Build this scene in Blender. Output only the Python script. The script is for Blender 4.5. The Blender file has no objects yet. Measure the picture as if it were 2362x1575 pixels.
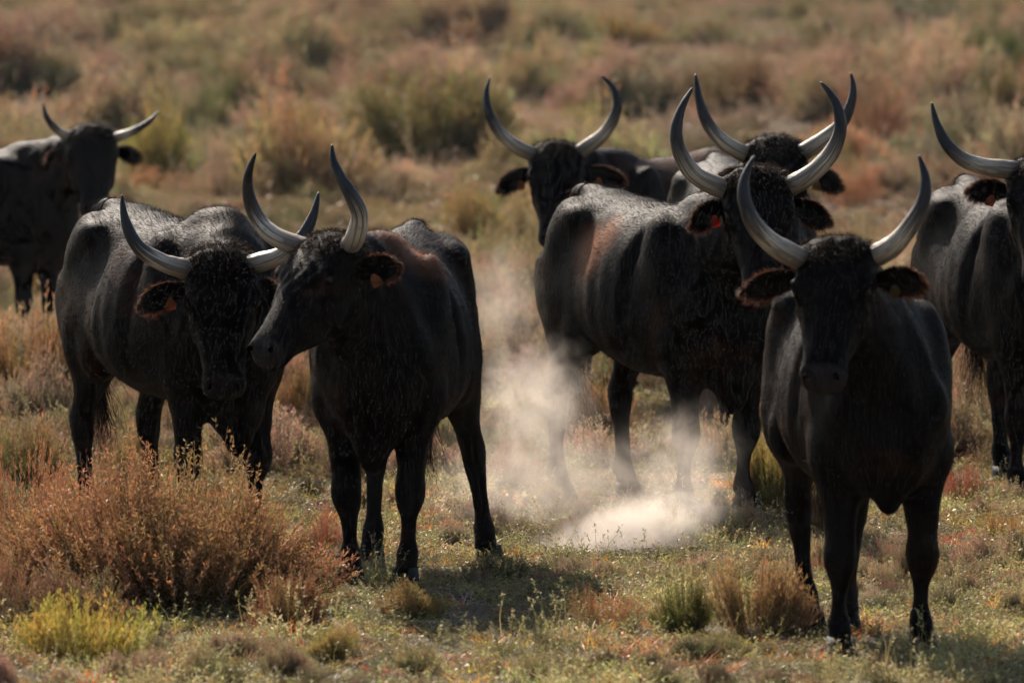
import bpy, math, random
import numpy as np
from mathutils import Vector, Matrix
R_ = math.radians
scene = bpy.context.scene
C = scene.collection

# ------------------------------------------------------------------ camera, sky, sun, exposure
FPX, CX, CY, CAMH = 19000.0, 1181.0, 787.5, 2.72      # long lens, seen from a horse's back
PITCH = math.atan((CY + 380.0) / FPX)
cam_d = bpy.data.cameras.new('camera')
cam_d.sensor_width = 36.0
cam_d.lens = FPX / 2362.0 * 36.0
cam_d.clip_start, cam_d.clip_end = 0.5, 6000
cam_d.dof.use_dof = True
cam_d.dof.focus_distance = 31.2
cam_d.dof.aperture_fstop = 5.6
cam = bpy.data.objects.new('camera', cam_d); C.objects.link(cam)
cam.location = (0, 0, CAMH); cam.rotation_euler = (math.pi / 2 - PITCH, 0, 0)
scene.camera = cam

SUN_EL, SUN_AZ = 37.0, 21.0                            # behind the herd, a little to the left
wd = bpy.data.worlds.new('World'); scene.world = wd; wd.use_nodes = True
nt = wd.node_tree; nt.nodes.clear()
sky = nt.nodes.new('ShaderNodeTexSky'); sky.sky_type = 'NISHITA'; sky.sun_disc = False
sky.sun_elevation = R_(SUN_EL); sky.sun_rotation = R_(-SUN_AZ)
sky.dust_density = 1.6
bg = nt.nodes.new('ShaderNodeBackground'); bg.inputs[1].default_value = 0.07
wo = nt.nodes.new('ShaderNodeOutputWorld')
nt.links.new(sky.outputs[0], bg.inputs[0]); nt.links.new(bg.outputs[0], wo.inputs[0])
sun_d = bpy.data.lights.new('sun', 'SUN'); sun_d.energy = 4.8; sun_d.angle = R_(0.55); sun_d.color = (1.0, 0.90, 0.78)
sun = bpy.data.objects.new('sun', sun_d); C.objects.link(sun)
to_sun = Vector((-math.sin(R_(SUN_AZ)) * math.cos(R_(SUN_EL)), math.cos(R_(SUN_AZ)) * math.cos(R_(SUN_EL)), math.sin(R_(SUN_EL))))
sun.rotation_euler = to_sun.to_track_quat('Z', 'Y').to_euler()
sun.location = to_sun * 60
scene.view_settings.view_transform = 'Standard'; scene.view_settings.look = 'None'
scene.view_settings.gamma = 1.0; scene.view_settings.exposure = 1.32
scene.view_settings.use_curve_mapping = False
scene.render.engine = 'CYCLES'
scene.cycles.use_denoising = True
scene.cycles.use_adaptive_sampling = True; scene.cycles.adaptive_threshold = .025; scene.cycles.adaptive_min_samples = 16
scene.cycles.max_bounces = 5; scene.cycles.diffuse_bounces = 3; scene.cycles.glossy_bounces = 2; scene.cycles.transparent_max_bounces = 8
scene.cycles.volume_bounces = 0; scene.cycles.volume_step_rate = 2.0; scene.cycles.volume_max_steps = 64

# ------------------------------------------------------------------ helpers
def at(px, py, Y):
    """the point at depth Y that shows at photograph pixel (px, py)"""
    a, b = (px - CX) / FPX, (CY - py) / FPX
    cp, sp = math.cos(PITCH), math.sin(PITCH)
    d = Vector((a, cp + b * sp, -sp + b * cp))
    return Vector((0, 0, CAMH)) + d * (Y / d.y)
def ground_at(px, py):
    a, b = (px - CX) / FPX, (CY - py) / FPX
    cp, sp = math.cos(PITCH), math.sin(PITCH)
    d = Vector((a, cp + b * sp, -sp + b * cp))
    return Vector((0, 0, CAMH)) + d * (CAMH / -d.z)
def tag(o, label=None, cat=None, group=None, kind=None):
    if label: o['label'] = label
    if cat: o['category'] = cat
    if group: o['group'] = group
    if kind: o['kind'] = kind
    return o
def link(name, me, parent=None, mat=None):
    o = bpy.data.objects.new(name, me); C.objects.link(o)
    if mat is not None and me is not None and not me.materials: me.materials.append(mat)
    if parent: o.parent = parent
    return o
def tri_mesh(name, co, tris, col=None, smooth=False, attrs=None):
    me = bpy.data.meshes.new(name)
    co = np.asarray(co, np.float32); tris = np.asarray(tris, np.int32)
    me.vertices.add(len(co)); me.vertices.foreach_set('co', co.ravel())
    n = len(tris)
    me.loops.add(n * 3); me.loops.foreach_set('vertex_index', tris.ravel())
    me.polygons.add(n)
    me.polygons.foreach_set('loop_start', np.arange(0, n * 3, 3, dtype=np.int32))
    if col is not None:
        at_ = me.attributes.new('col', 'FLOAT_COLOR', 'POINT')
        c4 = np.ones((len(co), 4), np.float32); c4[:, :3] = col
        at_.data.foreach_set('color', c4.ravel())
    for k, v in (attrs or {}).items():
        a_ = me.attributes.new(k, 'FLOAT', 'POINT'); a_.data.foreach_set('value', np.asarray(v, np.float32))
    me.update(calc_edges=True)
    if smooth: me.polygons.foreach_set('use_smooth', np.ones(n, bool))
    return me
def unit(v):
    v = np.asarray(v, float); return v / np.maximum(np.linalg.norm(v, axis=-1, keepdims=True), 1e-9)
def catmull(keys, n):
    """keys: (k,d) rows -> n rows smoothly interpolated"""
    k = np.asarray(keys, float); m = len(k); out = []
    for t in np.linspace(0, m - 1, n):
        i = min(int(t), m - 2); f = t - i
        p0, p1, p2, p3 = k[max(i - 1, 0)], k[i], k[i + 1], k[min(i + 2, m - 1)]
        out.append(.5 * ((2 * p1) + (p2 - p0) * f + (2 * p0 - 5 * p1 + 4 * p2 - p3) * f * f + (3 * p1 - p0 - 3 * p2 + p3) * f ** 3))
    return np.array(out)
class MB:
    """collects closed lofts and ellipsoids"""
    def __init__(s): s.v = []; s.f = []
    def rings(s, rings):
        b = len(s.v); n = len(rings[0])
        for r in rings: s.v.extend([tuple(p) for p in r])
        for i in range(len(rings) - 1):
            for j in range(n):
                a = b + i * n + j; c = b + i * n + (j + 1) % n
                s.f.append((a, c, c + n, a + n))
        s.f.append(tuple(b + j for j in range(n))[::-1]); e = b + (len(rings) - 1) * n
        s.f.append(tuple(e + j for j in range(n)))
    def ellipsoid(s, c, r, M=None, nu=14, nv=10):
        rg = []
        c = np.asarray(c, float)
        for i in range(nv + 1):
            th = 0.02 + (math.pi - 0.04) * i / nv
            ring = []
            for j in range(nu):
                ph = 2 * math.pi * j / nu
                p = np.array([r[0] * math.sin(th) * math.cos(ph), r[1] * math.sin(th) * math.sin(ph), r[2] * math.cos(th)])
                if M is not None: p = M @ p
                ring.append(c + p)
            rg.append(ring)
        s.rings(rg)
    def mesh(s, name):
        me = bpy.data.meshes.new(name); me.from_pydata(s.v, [], s.f); me.update(); return me
def tube(path, radii, n=10, flat=1.0):
    """rings of a swept tube along path"""
    path = np.asarray(path, float); rg = []
    T = np.gradient(path, axis=0); T = unit(T)
    ref = np.array([0, 1, 0.3]); nrm = unit(np.cross(T[0], ref))
    for i in range(len(path)):
        nrm = unit(nrm - T[i] * np.dot(nrm, T[i])); b = np.cross(T[i], nrm)
        rg.append([path[i] + radii[i] * (math.cos(2 * math.pi * j / n) * nrm + flat * math.sin(2 * math.pi * j / n) * b) for j in range(n)])
    return rg

# ------------------------------------------------------------------ materials
def mat_new(name):
    m = bpy.data.materials.new(name); m.use_nodes = True; t = m.node_tree; t.nodes.clear()
    o = t.nodes.new('ShaderNodeOutputMaterial'); return m, t, o
def ramp(t, fac, stops):
    r = t.nodes.new('ShaderNodeValToRGB')
    while len(r.color_ramp.elements) < len(stops): r.color_ramp.elements.new(0.5)
    for e, (p, c) in zip(r.color_ramp.elements, stops): e.position = p; e.color = (*c, 1)
    t.links.new(fac, r.inputs[0]); return r.outputs[0]
def noise(t, vec, scale, detail=3, rough=.55, dist=0):
    n = t.nodes.new('ShaderNodeTexNoise'); n.inputs['Scale'].default_value = scale; n.inputs['Detail'].default_value = detail
    n.inputs['Roughness'].default_value = rough; n.inputs['Distortion'].default_value = dist
    if vec is not None: t.links.new(vec, n.inputs['Vector'])
    return n.outputs['Fac']
def mathn(t, op, a, b=None, c=None, clamp=False):
    n = t.nodes.new('ShaderNodeMath'); n.operation = op; n.use_clamp = clamp
    for i, x in enumerate((a, b, c)):
        if x is None: continue
        if isinstance(x, (int, float)): n.inputs[i].default_value = x
        else: t.links.new(x, n.inputs[i])
    return n.outputs[0]
def mixc(t, fac, a, b, mode='MIX'):
    n = t.nodes.new('ShaderNodeMix'); n.data_type = 'RGBA'; n.blend_type = mode
    if isinstance(fac, (int, float)): n.inputs[0].default_value = fac
    else: t.links.new(fac, n.inputs[0])
    for i, x in ((6, a), (7, b)):
        if isinstance(x, tuple): n.inputs[i].default_value = (*x, 1)
        else: t.links.new(x, n.inputs[i])
    return n.outputs[2]

def coat_material():
    m, t, o = mat_new('black_coat')
    tc = t.nodes.new('ShaderNodeTexCoord'); oi = t.nodes.new('ShaderNodeObjectInfo')
    va = t.nodes.new('ShaderNodeVectorMath'); va.operation = 'ADD'
    t.links.new(tc.outputs['Object'], va.inputs[0])
    cmb = t.nodes.new('ShaderNodeCombineXYZ'); t.links.new(mathn(t, 'MULTIPLY', oi.outputs['Random'], 37.0), cmb.inputs[0]); t.links.new(cmb.outputs[0], va.inputs[1])
    big = noise(t, va.outputs[0], 2.6, 3, .6)
    ba = t.nodes.new('ShaderNodeAttribute'); ba.attribute_name = 'brown'
    brown = mathn(t, 'ADD', mathn(t, 'MULTIPLY', ba.outputs['Fac'], mathn(t, 'MULTIPLY_ADD', big, 1.2, .3)), mathn(t, 'MULTIPLY', ramp_val(t, big, .54, .76), .20), clamp=True)
    base = mixc(t, mathn(t, 'MULTIPLY', brown, .75), (.0034, .0026, .0024), (.30, .125, .058))
    mp = t.nodes.new('ShaderNodeMapping'); mp.inputs['Scale'].default_value = (120, 120, 18); t.links.new(va.outputs[0], mp.inputs[0])
    fine = noise(t, mp.outputs[0], 1.0, 3, .6)
    med = noise(t, va.outputs[0], 16, 4, .6)
    col = mixc(t, fine, mixc(t, .55, base, (.001, .001, .001)), base)
    ma = t.nodes.new('ShaderNodeAttribute'); ma.attribute_name = 'muzzle'
    col = mixc(t, ma.outputs['Fac'], col, (.020, .017, .0165))
    bs = t.nodes.new('ShaderNodeBsdfPrincipled')
    t.links.new(col, bs.inputs['Base Color'])
    t.links.new(mathn(t, 'SUBTRACT', mathn(t, 'MULTIPLY_ADD', fine, .34, .38), mathn(t, 'MULTIPLY', ma.outputs['Fac'], .15)), bs.inputs['Roughness'])
    bs.inputs['Specular IOR Level'].default_value = .042
    bs.inputs['Sheen Weight'].default_value = .015; bs.inputs['Sheen Roughness'].default_value = .35
    bs.inputs['Sheen Tint'].default_value = (.5, .30, .2, 1); bs.inputs['Specular Tint'].default_value = (1, .80, .68, 1)
    bp = t.nodes.new('ShaderNodeBump'); bp.inputs['Strength'].default_value = .6; bp.inputs['Distance'].default_value = .005
    t.links.new(mathn(t, 'ADD', mathn(t, 'MULTIPLY', fine, 1.3), mathn(t, 'MULTIPLY', med, .8)), bp.inputs['Height']); t.links.new(bp.outputs[0], bs.inputs['Normal'])
    t.links.new(bs.outputs[0], o.inputs[0]); return m
def ramp_val(t, v, lo, hi):
    n = t.nodes.new('ShaderNodeMapRange'); n.interpolation_type = 'SMOOTHSTEP'
    t.links.new(v, n.inputs[0]); n.inputs[1].default_value = lo; n.inputs[2].default_value = hi
    return n.outputs[0]
def hair_material(name, col, transl, rough=.4, spec=.35):
    m, t, o = mat_new(name)
    at_ = t.nodes.new('ShaderNodeAttribute'); at_.attribute_name = 'col'
    c = mixc(t, 1.0, at_.outputs['Color'], col, 'MULTIPLY')
    bs = t.nodes.new('ShaderNodeBsdfPrincipled'); t.links.new(c, bs.inputs['Base Color'])
    bs.inputs['Roughness'].default_value = rough; bs.inputs['Specular IOR Level'].default_value = spec
    tr = t.nodes.new('ShaderNodeBsdfTranslucent'); t.links.new(c, tr.inputs[0])
    mx = t.nodes.new('ShaderNodeMixShader'); mx.inputs[0].default_value = transl
    t.links.new(bs.outputs[0], mx.inputs[1]); t.links.new(tr.outputs[0], mx.inputs[2]); t.links.new(mx.outputs[0], o.inputs[0]); return m
def horn_material():
    m, t, o = mat_new('horn')
    a = t.nodes.new('ShaderNodeAttribute'); a.attribute_name = 'along'
    tc = t.nodes.new('ShaderNodeTexCoord')
    n1 = noise(t, tc.outputs['Object'], 22, 4, .65)
    a2 = t.nodes.new('ShaderNodeAttribute'); a2.attribute_name = 'around'
    cmb = t.nodes.new('ShaderNodeCombineXYZ')
    t.links.new(mathn(t, 'MULTIPLY', a2.outputs['Fac'], 13.0), cmb.inputs[0]); t.links.new(mathn(t, 'MULTIPLY', a.outputs['Fac'], 2.2), cmb.inputs[1])
    streak = noise(t, cmb.outputs[0], 1.0, 4, .65)
    f = mathn(t, 'ADD', a.outputs['Fac'], mathn(t, 'MULTIPLY_ADD', streak, .42, -.21))
    col = ramp(t, f, [(0.0, (.05, .038, .03)), (.18, (.26, .20, .145)), (.38, (.52, .43, .32)), (.50, (.14, .11, .085)), (.60, (.016, .016, .018)), (1.0, (.009, .010, .012))])
    col = mixc(t, mathn(t, 'MULTIPLY', ramp_val(t, streak, .46, .58), .72), col, (.045, .034, .026))
    bs = t.nodes.new('ShaderNodeBsdfPrincipled'); t.links.new(col, bs.inputs['Base Color'])
    t.links.new(mathn(t, 'MULTIPLY_ADD', n1, .45, .30), bs.inputs['Roughness'])
    bs.inputs['Specular IOR Level'].default_value = .24
    bp = t.nodes.new('ShaderNodeBump'); bp.inputs['Strength'].default_value = .9; bp.inputs['Distance'].default_value = .004
    t.links.new(mathn(t, 'ADD', streak, n1), bp.inputs['Height']); t.links.new(bp.outputs[0], bs.inputs['Normal'])
    t.links.new(bs.outputs[0], o.inputs[0]); return m
def plain(name, col, rough=.5, spec=.5, nscale=None, col2=None):
    m, t, o = mat_new(name); bs = t.nodes.new('ShaderNodeBsdfPrincipled')
    if nscale:
        tc = t.nodes.new('ShaderNodeTexCoord'); n = noise(t, tc.outputs['Object'], nscale, 4, .6)
        t.links.new(mixc(t, n, col, col2), bs.inputs['Base Color'])
        bp = t.nodes.new('ShaderNodeBump'); bp.inputs['Strength'].default_value = .4; bp.inputs['Distance'].default_value = .003
        t.links.new(n, bp.inputs['Height']); t.links.new(bp.outputs[0], bs.inputs['Normal'])
    else: bs.inputs['Base Color'].default_value = (*col, 1)
    bs.inputs['Roughness'].default_value = rough; bs.inputs['Specular IOR Level'].default_value = spec
    t.links.new(bs.outputs[0], o.inputs[0]); return m
def tag_material(name, col):
    m, t, o = mat_new(name)
    tc = t.nodes.new('ShaderNodeTexCoord'); n = noise(t, tc.outputs['Object'], 60, 3)
    c = mixc(t, n, col, tuple(x * .55 for x in col))
    bs = t.nodes.new('ShaderNodeBsdfPrincipled'); t.links.new(c, bs.inputs['Base Color']); bs.inputs['Roughness'].default_value = .45
    tr = t.nodes.new('ShaderNodeBsdfTranslucent'); t.links.new(c, tr.inputs[0])
    mx = t.nodes.new('ShaderNodeMixShader'); mx.inputs[0].default_value = .45
    t.links.new(bs.outputs[0], mx.inputs[1]); t.links.new(tr.outputs[0], mx.inputs[2]); t.links.new(mx.outputs[0], o.inputs[0]); return m
def veg_material(name, instancer, transl=.38):
    m, t, o = mat_new(name)
    at_ = t.nodes.new('ShaderNodeAttribute'); at_.attribute_name = 'col'
    if instancer:
        a2 = t.nodes.new('ShaderNodeAttribute'); a2.attribute_type = 'INSTANCER'; a2.attribute_name = 'tint'; tint = a2.outputs['Color']
    else:
        oi = t.nodes.new('ShaderNodeObjectInfo'); tint = oi.outputs['Color']
    c = mixc(t, 1.0, at_.outputs['Color'], tint, 'MULTIPLY')
    df = t.nodes.new('ShaderNodeBsdfDiffuse'); t.links.new(c, df.inputs[0])
    tr = t.nodes.new('ShaderNodeBsdfTranslucent'); t.links.new(c, tr.inputs[0])
    mx = t.nodes.new('ShaderNodeMixShader'); mx.inputs[0].default_value = transl
    t.links.new(df.outputs[0], mx.inputs[1]); t.links.new(tr.outputs[0], mx.inputs[2])
    gl = t.nodes.new('ShaderNodeBsdfGlossy'); gl.inputs['Roughness'].default_value = .38; gl.inputs[0].default_value = (1, .95, .88, 1)
    m2 = t.nodes.new('ShaderNodeMixShader'); m2.inputs[0].default_value = .018
    t.links.new(mx.outputs[0], m2.inputs[1]); t.links.new(gl.outputs[0], m2.inputs[2]); t.links.new(m2.outputs[0], o.inputs[0]); return m
def ground_material():
    m, t, o = mat_new('salt_marsh_soil')
    tc = t.nodes.new('ShaderNodeTexCoord')
    n1 = noise(t, tc.outputs['Object'], .9, 5, .6); n2 = noise(t, tc.outputs['Object'], 24, 5, .7)
    c = ramp(t, n1, [(.3, (.065, .050, .032)), (.5, (.11, .085, .055)), (.7, (.16, .125, .085))])
    c = mixc(t, mathn(t, 'MULTIPLY', ramp_val(t, n2, .4, .7), .6), c, (.05, .042, .022))
    bs = t.nodes.new('ShaderNodeBsdfPrincipled'); t.links.new(c, bs.inputs['Base Color']); bs.inputs['Roughness'].default_value = .95
    bs.inputs['Specular IOR Level'].default_value = .1
    bp = t.nodes.new('ShaderNodeBump'); bp.inputs['Strength'].default_value = 1; bp.inputs['Distance'].default_value = .04
    t.links.new(n2, bp.inputs['Height']); t.links.new(bp.outputs[0], bs.inputs['Normal'])
    t.links.new(bs.outputs[0], o.inputs[0]); return m
M_COAT = coat_material()
M_FUR = hair_material('coat_hair', (.0135, .0068, .0042), .24, .5, .03)
M_TUFT = hair_material('tuft_hair', (.017, .0085, .005), .35, .6, .03)
M_FRINGE = hair_material('ear_fringe', (.17, .066, .033), .5, .5, .2)
M_HORN = horn_material()
M_HOOF = plain('hoof_horn', (.008, .007, .0065), .7, .12, 40, (.02, .017, .014))
M_EYE = plain('eye', (.004, .003, .003), .2, .3)
M_TAGS = {'ochre': tag_material('ochre_tag', (.10, .055, .012)), 'orange': tag_material('orange_tag', (.38, .11, .035)), 'red': tag_material('red_tag', (.60, .055, .025)), 'yellow': tag_material('yellow_tag', (.32, .19, .06))}
M_NOSTRIL = plain('nostril', (.0008, .0007, .0007), .8, .02)
M_VEG = veg_material('shrub_foliage', False)
M_VEGI = veg_material('ground_foliage', True)
M_SOIL = ground_material()

# ------------------------------------------------------------------ ground sheet
def hnoise(x, y):
    return (np.sin(x * 1.7 + y * .9) + np.sin(x * .63 - y * 1.31 + 2) + np.sin(x * 3.1 + y * 2.3 + 1) * .5) * .008
def build_ground():
    xs = np.concatenate([[-4000, -1500, -500, -180, -80, -40, -24, -16], np.arange(-12, 12.01, .3), [16, 24, 40, 80, 180, 500, 1500, 4000]])
    ys = np.concatenate([[-4000, -1000, -200, -50, 0, 12], np.arange(18, 60, .3), np.arange(60, 180, 3.), [200, 260, 400, 800, 2000, 5000]])
    X, Y = np.meshgrid(xs, ys)
    Z = hnoise(X, Y) * ((np.abs(X) < 40) & (Y > 10) & (Y < 200)) - .004
    co = np.stack([X, Y, Z], -1).reshape(-1, 3); nx = len(xs)
    i = np.arange(len(ys) - 1)[:, None] * nx + np.arange(nx - 1)[None]
    a = i.ravel(); tr = np.concatenate([np.stack([a, a + 1, a + nx + 1], 1), np.stack([a, a + nx + 1, a + nx], 1)])
    o = link('ground', tri_mesh('ground', co, tr, smooth=True), None, M_SOIL)
    tag(o, kind='structure'); return o
build_ground()

# ------------------------------------------------------------------ the bull
TORSO = [  # x, top, bottom, half width
    (-.735, 1.11, .93, .05), (-.695, 1.16, .80, .115), (-.60, 1.21, .69, .188), (-.46, 1.235, .64, .235), (-.28, 1.215, .615, .255),
    (-.06, 1.195, .545, .298), (.16, 1.19, .52, .302), (.34, 1.22, .52, .262), (.49, 1.235, .53, .222), (.61, 1.19, .53, .188), (.70, 1.09, .56, .145), (.765, .98, .66, .07)]
FRONT = [(.86, -.02, .14, .085), (.76, -.01, .125, .088), (.66, -.025, .10, .080), (.52, 0, .076, .068), (.42, .012, .053, .050), (.34, .016, .054, .056), (.285, .014, .047, .047),
         (.23, 0, .031, .030), (.155, -.006, .030, .029), (.112, -.006, .043, .041), (.075, .012, .038, .039), (.045, .03, .05, .047)]
HIND = [(.98, -.04, .20, .09), (.80, -.03, .185, .105), (.65, .03, .135, .088), (.55, -.005, .092, .064), (.48, -.065, .066, .048), (.425, -.092, .066, .046), (.36, -.088, .050, .041),
        (.28, -.075, .036, .031), (.175, -.062, .033, .030), (.125, -.055, .046, .042), (.085, -.03, .039, .040), (.045, -.01, .051, .047)]
HEAD = [  # u, half width, front w, back w
    (-.035, .070, -.005, -.085), (-.012, .098, .025, -.125), (.04, .112, .045, -.16), (.11, .117, .055, -.20), (.165, .112, .054, -.225), (.23, .096, .048, -.225),
    (.30, .080, .040, -.195), (.37, .069, .034, -.152), (.425, .066, .030, -.115), (.462, .072, .022, -.105), (.492, .068, -.006, -.096), (.512, .054, -.034, -.088), (.524, .032, -.052, -.076)]
SX, HV, LEG = .89, 1.17, 1.05
HX, FX = -.52 * SX, .46 * SX

def superring(c, a, b, top, bot, hw, n=28, e=2.25, egg=.10):
    ring = []
    for j in range(n):
        p = 2 * math.pi * j / n; cs, sn = math.cos(p), math.sin(p)
        x = math.copysign(abs(cs) ** (2 / e), cs); y = math.copysign(abs(sn) ** (2 / e), sn)
        mid, hh = (top + bot) / 2, (top - bot) / 2
        ring.append(c + a * (hw * x * (1 - egg * y)) + b * (mid + hh * y))
    return ring

def build_bull(cfg):
    rng = np.random.default_rng(cfg['seed'])
    sc = cfg.get('scale', 1.0); th = R_(cfg['theta'])
    hvec = Vector((math.sin(th), -math.cos(th), 0))
    fr = ground_at(*cfg['front'])
    loc = fr - hvec * (FX * sc)
    root = bpy.data.objects.new(cfg.get('name', 'bull'), None); C.objects.link(root)
    root.empty_display_size = .3
    root.location = (loc.x, loc.y, 0); root.rotation_euler = (0, 0, th - math.pi / 2); root.scale = (sc,) * 3
    tag(root, cfg['label'], 'bull', 'black bulls of the herd')
    MW = Matrix.Translation(root.location) @ Matrix.Rotation(th - math.pi / 2, 4, 'Z') @ Matrix.Diagonal((sc, sc, sc, 1))
    MI = MW.inverted()
    loc_of = lambda px, py, Y: np.array(MI @ at(px, py, Y))
    Yp = fr.y - cfg['fwd']
    poll = loc_of(*cfg['poll'], Yp)
    d = R_(cfg['yaw']) - th; ph = R_(cfg['pitch'])
    f = np.array([math.cos(d), math.sin(d), 0]); zz = np.array([0, 0, 1.0])
    u = math.cos(ph) * f - math.sin(ph) * zz; w = math.sin(ph) * f + math.cos(ph) * zz; v = np.array([-math.sin(d), math.cos(d), 0])
    rl = R_(cfg.get('roll', 0))
    if rl: v, w = math.cos(rl) * v + math.sin(rl) * w, math.cos(rl) * w - math.sin(rl) * v
    Hp = lambda a, b, c: poll + a * u + b * v + c * w
    HM = np.stack([u, v, w], 1)
    hs = cfg.get('head', 1.0)
    mb = MB(); X = np.array([1., 0, 0]); Yl = np.array([0, 1., 0])
    fat = cfg.get('fat', 1.0)
    mb.rings([superring(np.array([r[0] * SX, 0, 0]), Yl, zz, r[1] + .012, r[2], r[3] * fat, egg=float(np.interp(r[0], [-.7, -.4, 0, .3, .5], [.26, .24, .15, .20, .24]))) for r in catmull(TORSO, 34)])
    E = lambda c, r, M=None: mb.ellipsoid((c[0] * SX, c[1], c[2]), (r[0] * SX, r[1], r[2]), M)
    for s in (-1, 1):
        Rt = np.array(Matrix.Rotation(R_(-16), 3, 'Y'))
        E((.41, s * .185 * fat, .93), (.14, .085, .27), Rt)
        E((.58, s * .15 * fat, .82), (.11, .085, .13))
        E((.45, s * .165, .68), (.14, .09, .14))
        E((-.52, s * .132, .97), (.18, .11, .25))
        E((-.51, s * .155, .76), (.165, .105, .20))
        E((-.35, s * .165, .70), (.11, .10, .13))
        E((-.42, s * .15, 1.125), (.15, .09, .075), np.array(Matrix.Rotation(R_(20 * s), 3, 'Z')))
        E((-.68, s * .095, 1.10), (.05, .045, .05))
    E((-.60, 0, 1.22), (.15, .055, .045))
    bk = cfg.get('brisket', 0)
    E((.60, 0, .60 - bk), (.14, .115, .14)); E((.62, 0, .53 - bk), (.10, .065, .13))
    E((.44, 0, 1.20), (.20, .10, .07))
    # legs
    feet = []
    legs = cfg.get('legs', {})
    for nm, keys, x0 in (('FL', FRONT, FX), ('FR', FRONT, FX), ('HL', HIND, HX), ('HR', HIND, HX)):
        s = 1 if nm[1] == 'L' else -1
        ox, oy = legs.get(nm, (0, 0)); y0 = .150 * s; oy = oy - s * .012
        rg = []
        for z, dx, rx, ry in catmull(keys, 40):
            k = min(max((.85 - z) / .85, 0), 1)
            c = np.array([x0 + dx + ox * k, y0 + oy * k - s * .012 * (1 - k), z])
            rg.append([c + np.array([rx * LEG * math.cos(q), ry * LEG * math.sin(q), 0]) for q in np.linspace(0, 2 * math.pi, 14, endpoint=False)])
        mb.rings(rg)
        kx = keys[-3][1]
        for e in (-1, 1): mb.ellipsoid((x0 + kx + ox * .87 - .042, y0 + oy * .87 + e * .02, .10), (.018, .013, .016), None, 8, 6)
        feet.append((nm, x0 + keys[-1][1] + ox, y0 + oy))
    # neck
    P0 = np.array([.36 * SX, 0, .95]); P3 = Hp(.085 * hs, 0, -.085 * hs)
    L = np.linalg.norm(P3 - P0)
    P1 = P0 + np.array([.55, 0, .25]) * L * .55; P2 = P3 - (w * -.35 + (-w)*0 + u * 0 + unit(P3 - P0) * .6) * L * .28
    rg = []
    for t in np.linspace(0, 1, 18):
        c = (1 - t) ** 3 * P0 + 3 * (1 - t) ** 2 * t * P1 + 3 * (1 - t) * t * t * P2 + t ** 3 * P3
        T = unit(3 * (1 - t) ** 2 * (P1 - P0) + 6 * (1 - t) * t * (P2 - P1) + 3 * t * t * (P3 - P2))
        a = unit(Yl * (1 - t) + v * t); a = unit(a - T * np.dot(a, T)); b = np.cross(T, a)
        if b[2] < 0: b = -b
        hw = np.interp(t, [0, .35, .7, 1], [.19, .155, .115, .095]) * cfg.get('neckw', 1); hh = np.interp(t, [0, .35, .7, 1], [.28, .235, .185, .145])
        rg.append(superring(c, a, b, hh, -hh * 1.12, hw, 24, 2.1, -.02))
        if t < .62:   # dewlap
            pass
    mb.rings(rg)
    dl = []
    for t in np.linspace(.05, .92, 14):
        c = (1 - t) ** 3 * P0 + 3 * (1 - t) ** 2 * t * P1 + 3 * (1 - t) * t * t * P2 + t ** 3 * P3
        hh = np.interp(t, [0, .35, .7, 1], [.28, .235, .185, .145])
        q = np.array([c[0], c[1], c[2]]) - zz * (hh * .95) + np.array([.02, 0, 0]); q[0] = min(q[0], max(c[0], .74)); dl.append(q)
    mb.rings(tube(dl, np.interp(np.linspace(0, 1, 14), [0, .3, 1], [.09, .075, .045]), 10))
    # head
    rg = []
    for r in catmull(HEAD, 26):
        cw, hh = (r[2] + r[3]) / 2, (r[2] - r[3]) / 2
        rg.append(superring(Hp(r[0] * hs, 0, 0), v * hs * HV, w * hs, r[2], r[3], r[1], 24, 2.6, -.14))
    mb.rings(rg)
    for s in (-1, 1):
        mb.ellipsoid(Hp(.15 * hs, s * .098 * hs * HV, .012 * hs), np.array((.042, .026, .034)) * hs, HM)
        mb.ellipsoid(Hp(.20 * hs, s * .078 * hs * HV, -.115 * hs), np.array((.095, .030, .080)) * hs, HM)
        mb.ellipsoid(Hp(.468 * hs, s * .044 * hs * HV, .000 * hs), np.array((.028, .026, .024)) * hs, HM)
        mb.ellipsoid(Hp(.015 * hs, s * .095 * hs * HV, -.035 * hs), np.array((.045, .045, .045)) * hs, HM)
    mb.ellipsoid(Hp(-.015 * hs, 0, -.03 * hs), np.array((.045, .12, .06)) * hs, HM)
    tmp = link('tmp', mb.mesh('tmp'))
    md = tmp.modifiers.new('r', 'REMESH'); md.mode = 'VOXEL'; md.voxel_size = cfg.get('voxel', .0135)
    dg = bpy.context.evaluated_depsgraph_get(); dg.update()
    me = bpy.data.meshes.new_from_object(tmp.evaluated_get(dg))
    bpy.data.objects.remove(tmp)
    n = len(me.vertices); co = np.empty(n * 3, np.float32); me.vertices.foreach_get('co', co); co = co.reshape(-1, 3).astype(float)
    ed = np.empty(len(me.edges) * 2, np.int32); me.edges.foreach_get('vertices', ed); ed = ed.reshape(-1, 2)
    deg = np.bincount(ed.ravel(), minlength=n).astype(float)
    hl = (co - poll) @ HM / hs / np.array([1, HV, 1])        # head-local u v w
    inhead = np.clip((.40 - np.linalg.norm(hl - np.array([.25, 0, -.06]), axis=1)) / .12, 0, 1)
    inleg = np.clip((.56 - co[:, 2]) / .12, 0, 1) * (np.linalg.norm(hl - np.array([.25, 0, -.06]), axis=1) > .4)
    def smooth(it, wt):
        nonlocal co
        for _ in range(it):
            s = np.stack([np.bincount(ed[:, 0], co[ed[:, 1], k], n) + np.bincount(ed[:, 1], co[ed[:, 0], k], n) for k in range(3)], 1) / deg[:, None]
            co = co + (s - co) * wt[:, None]
    smooth(26, .55 * (1 - .85 * inhead) * (1 - .95 * inleg)); smooth(2, np.full(n, .35))
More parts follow.
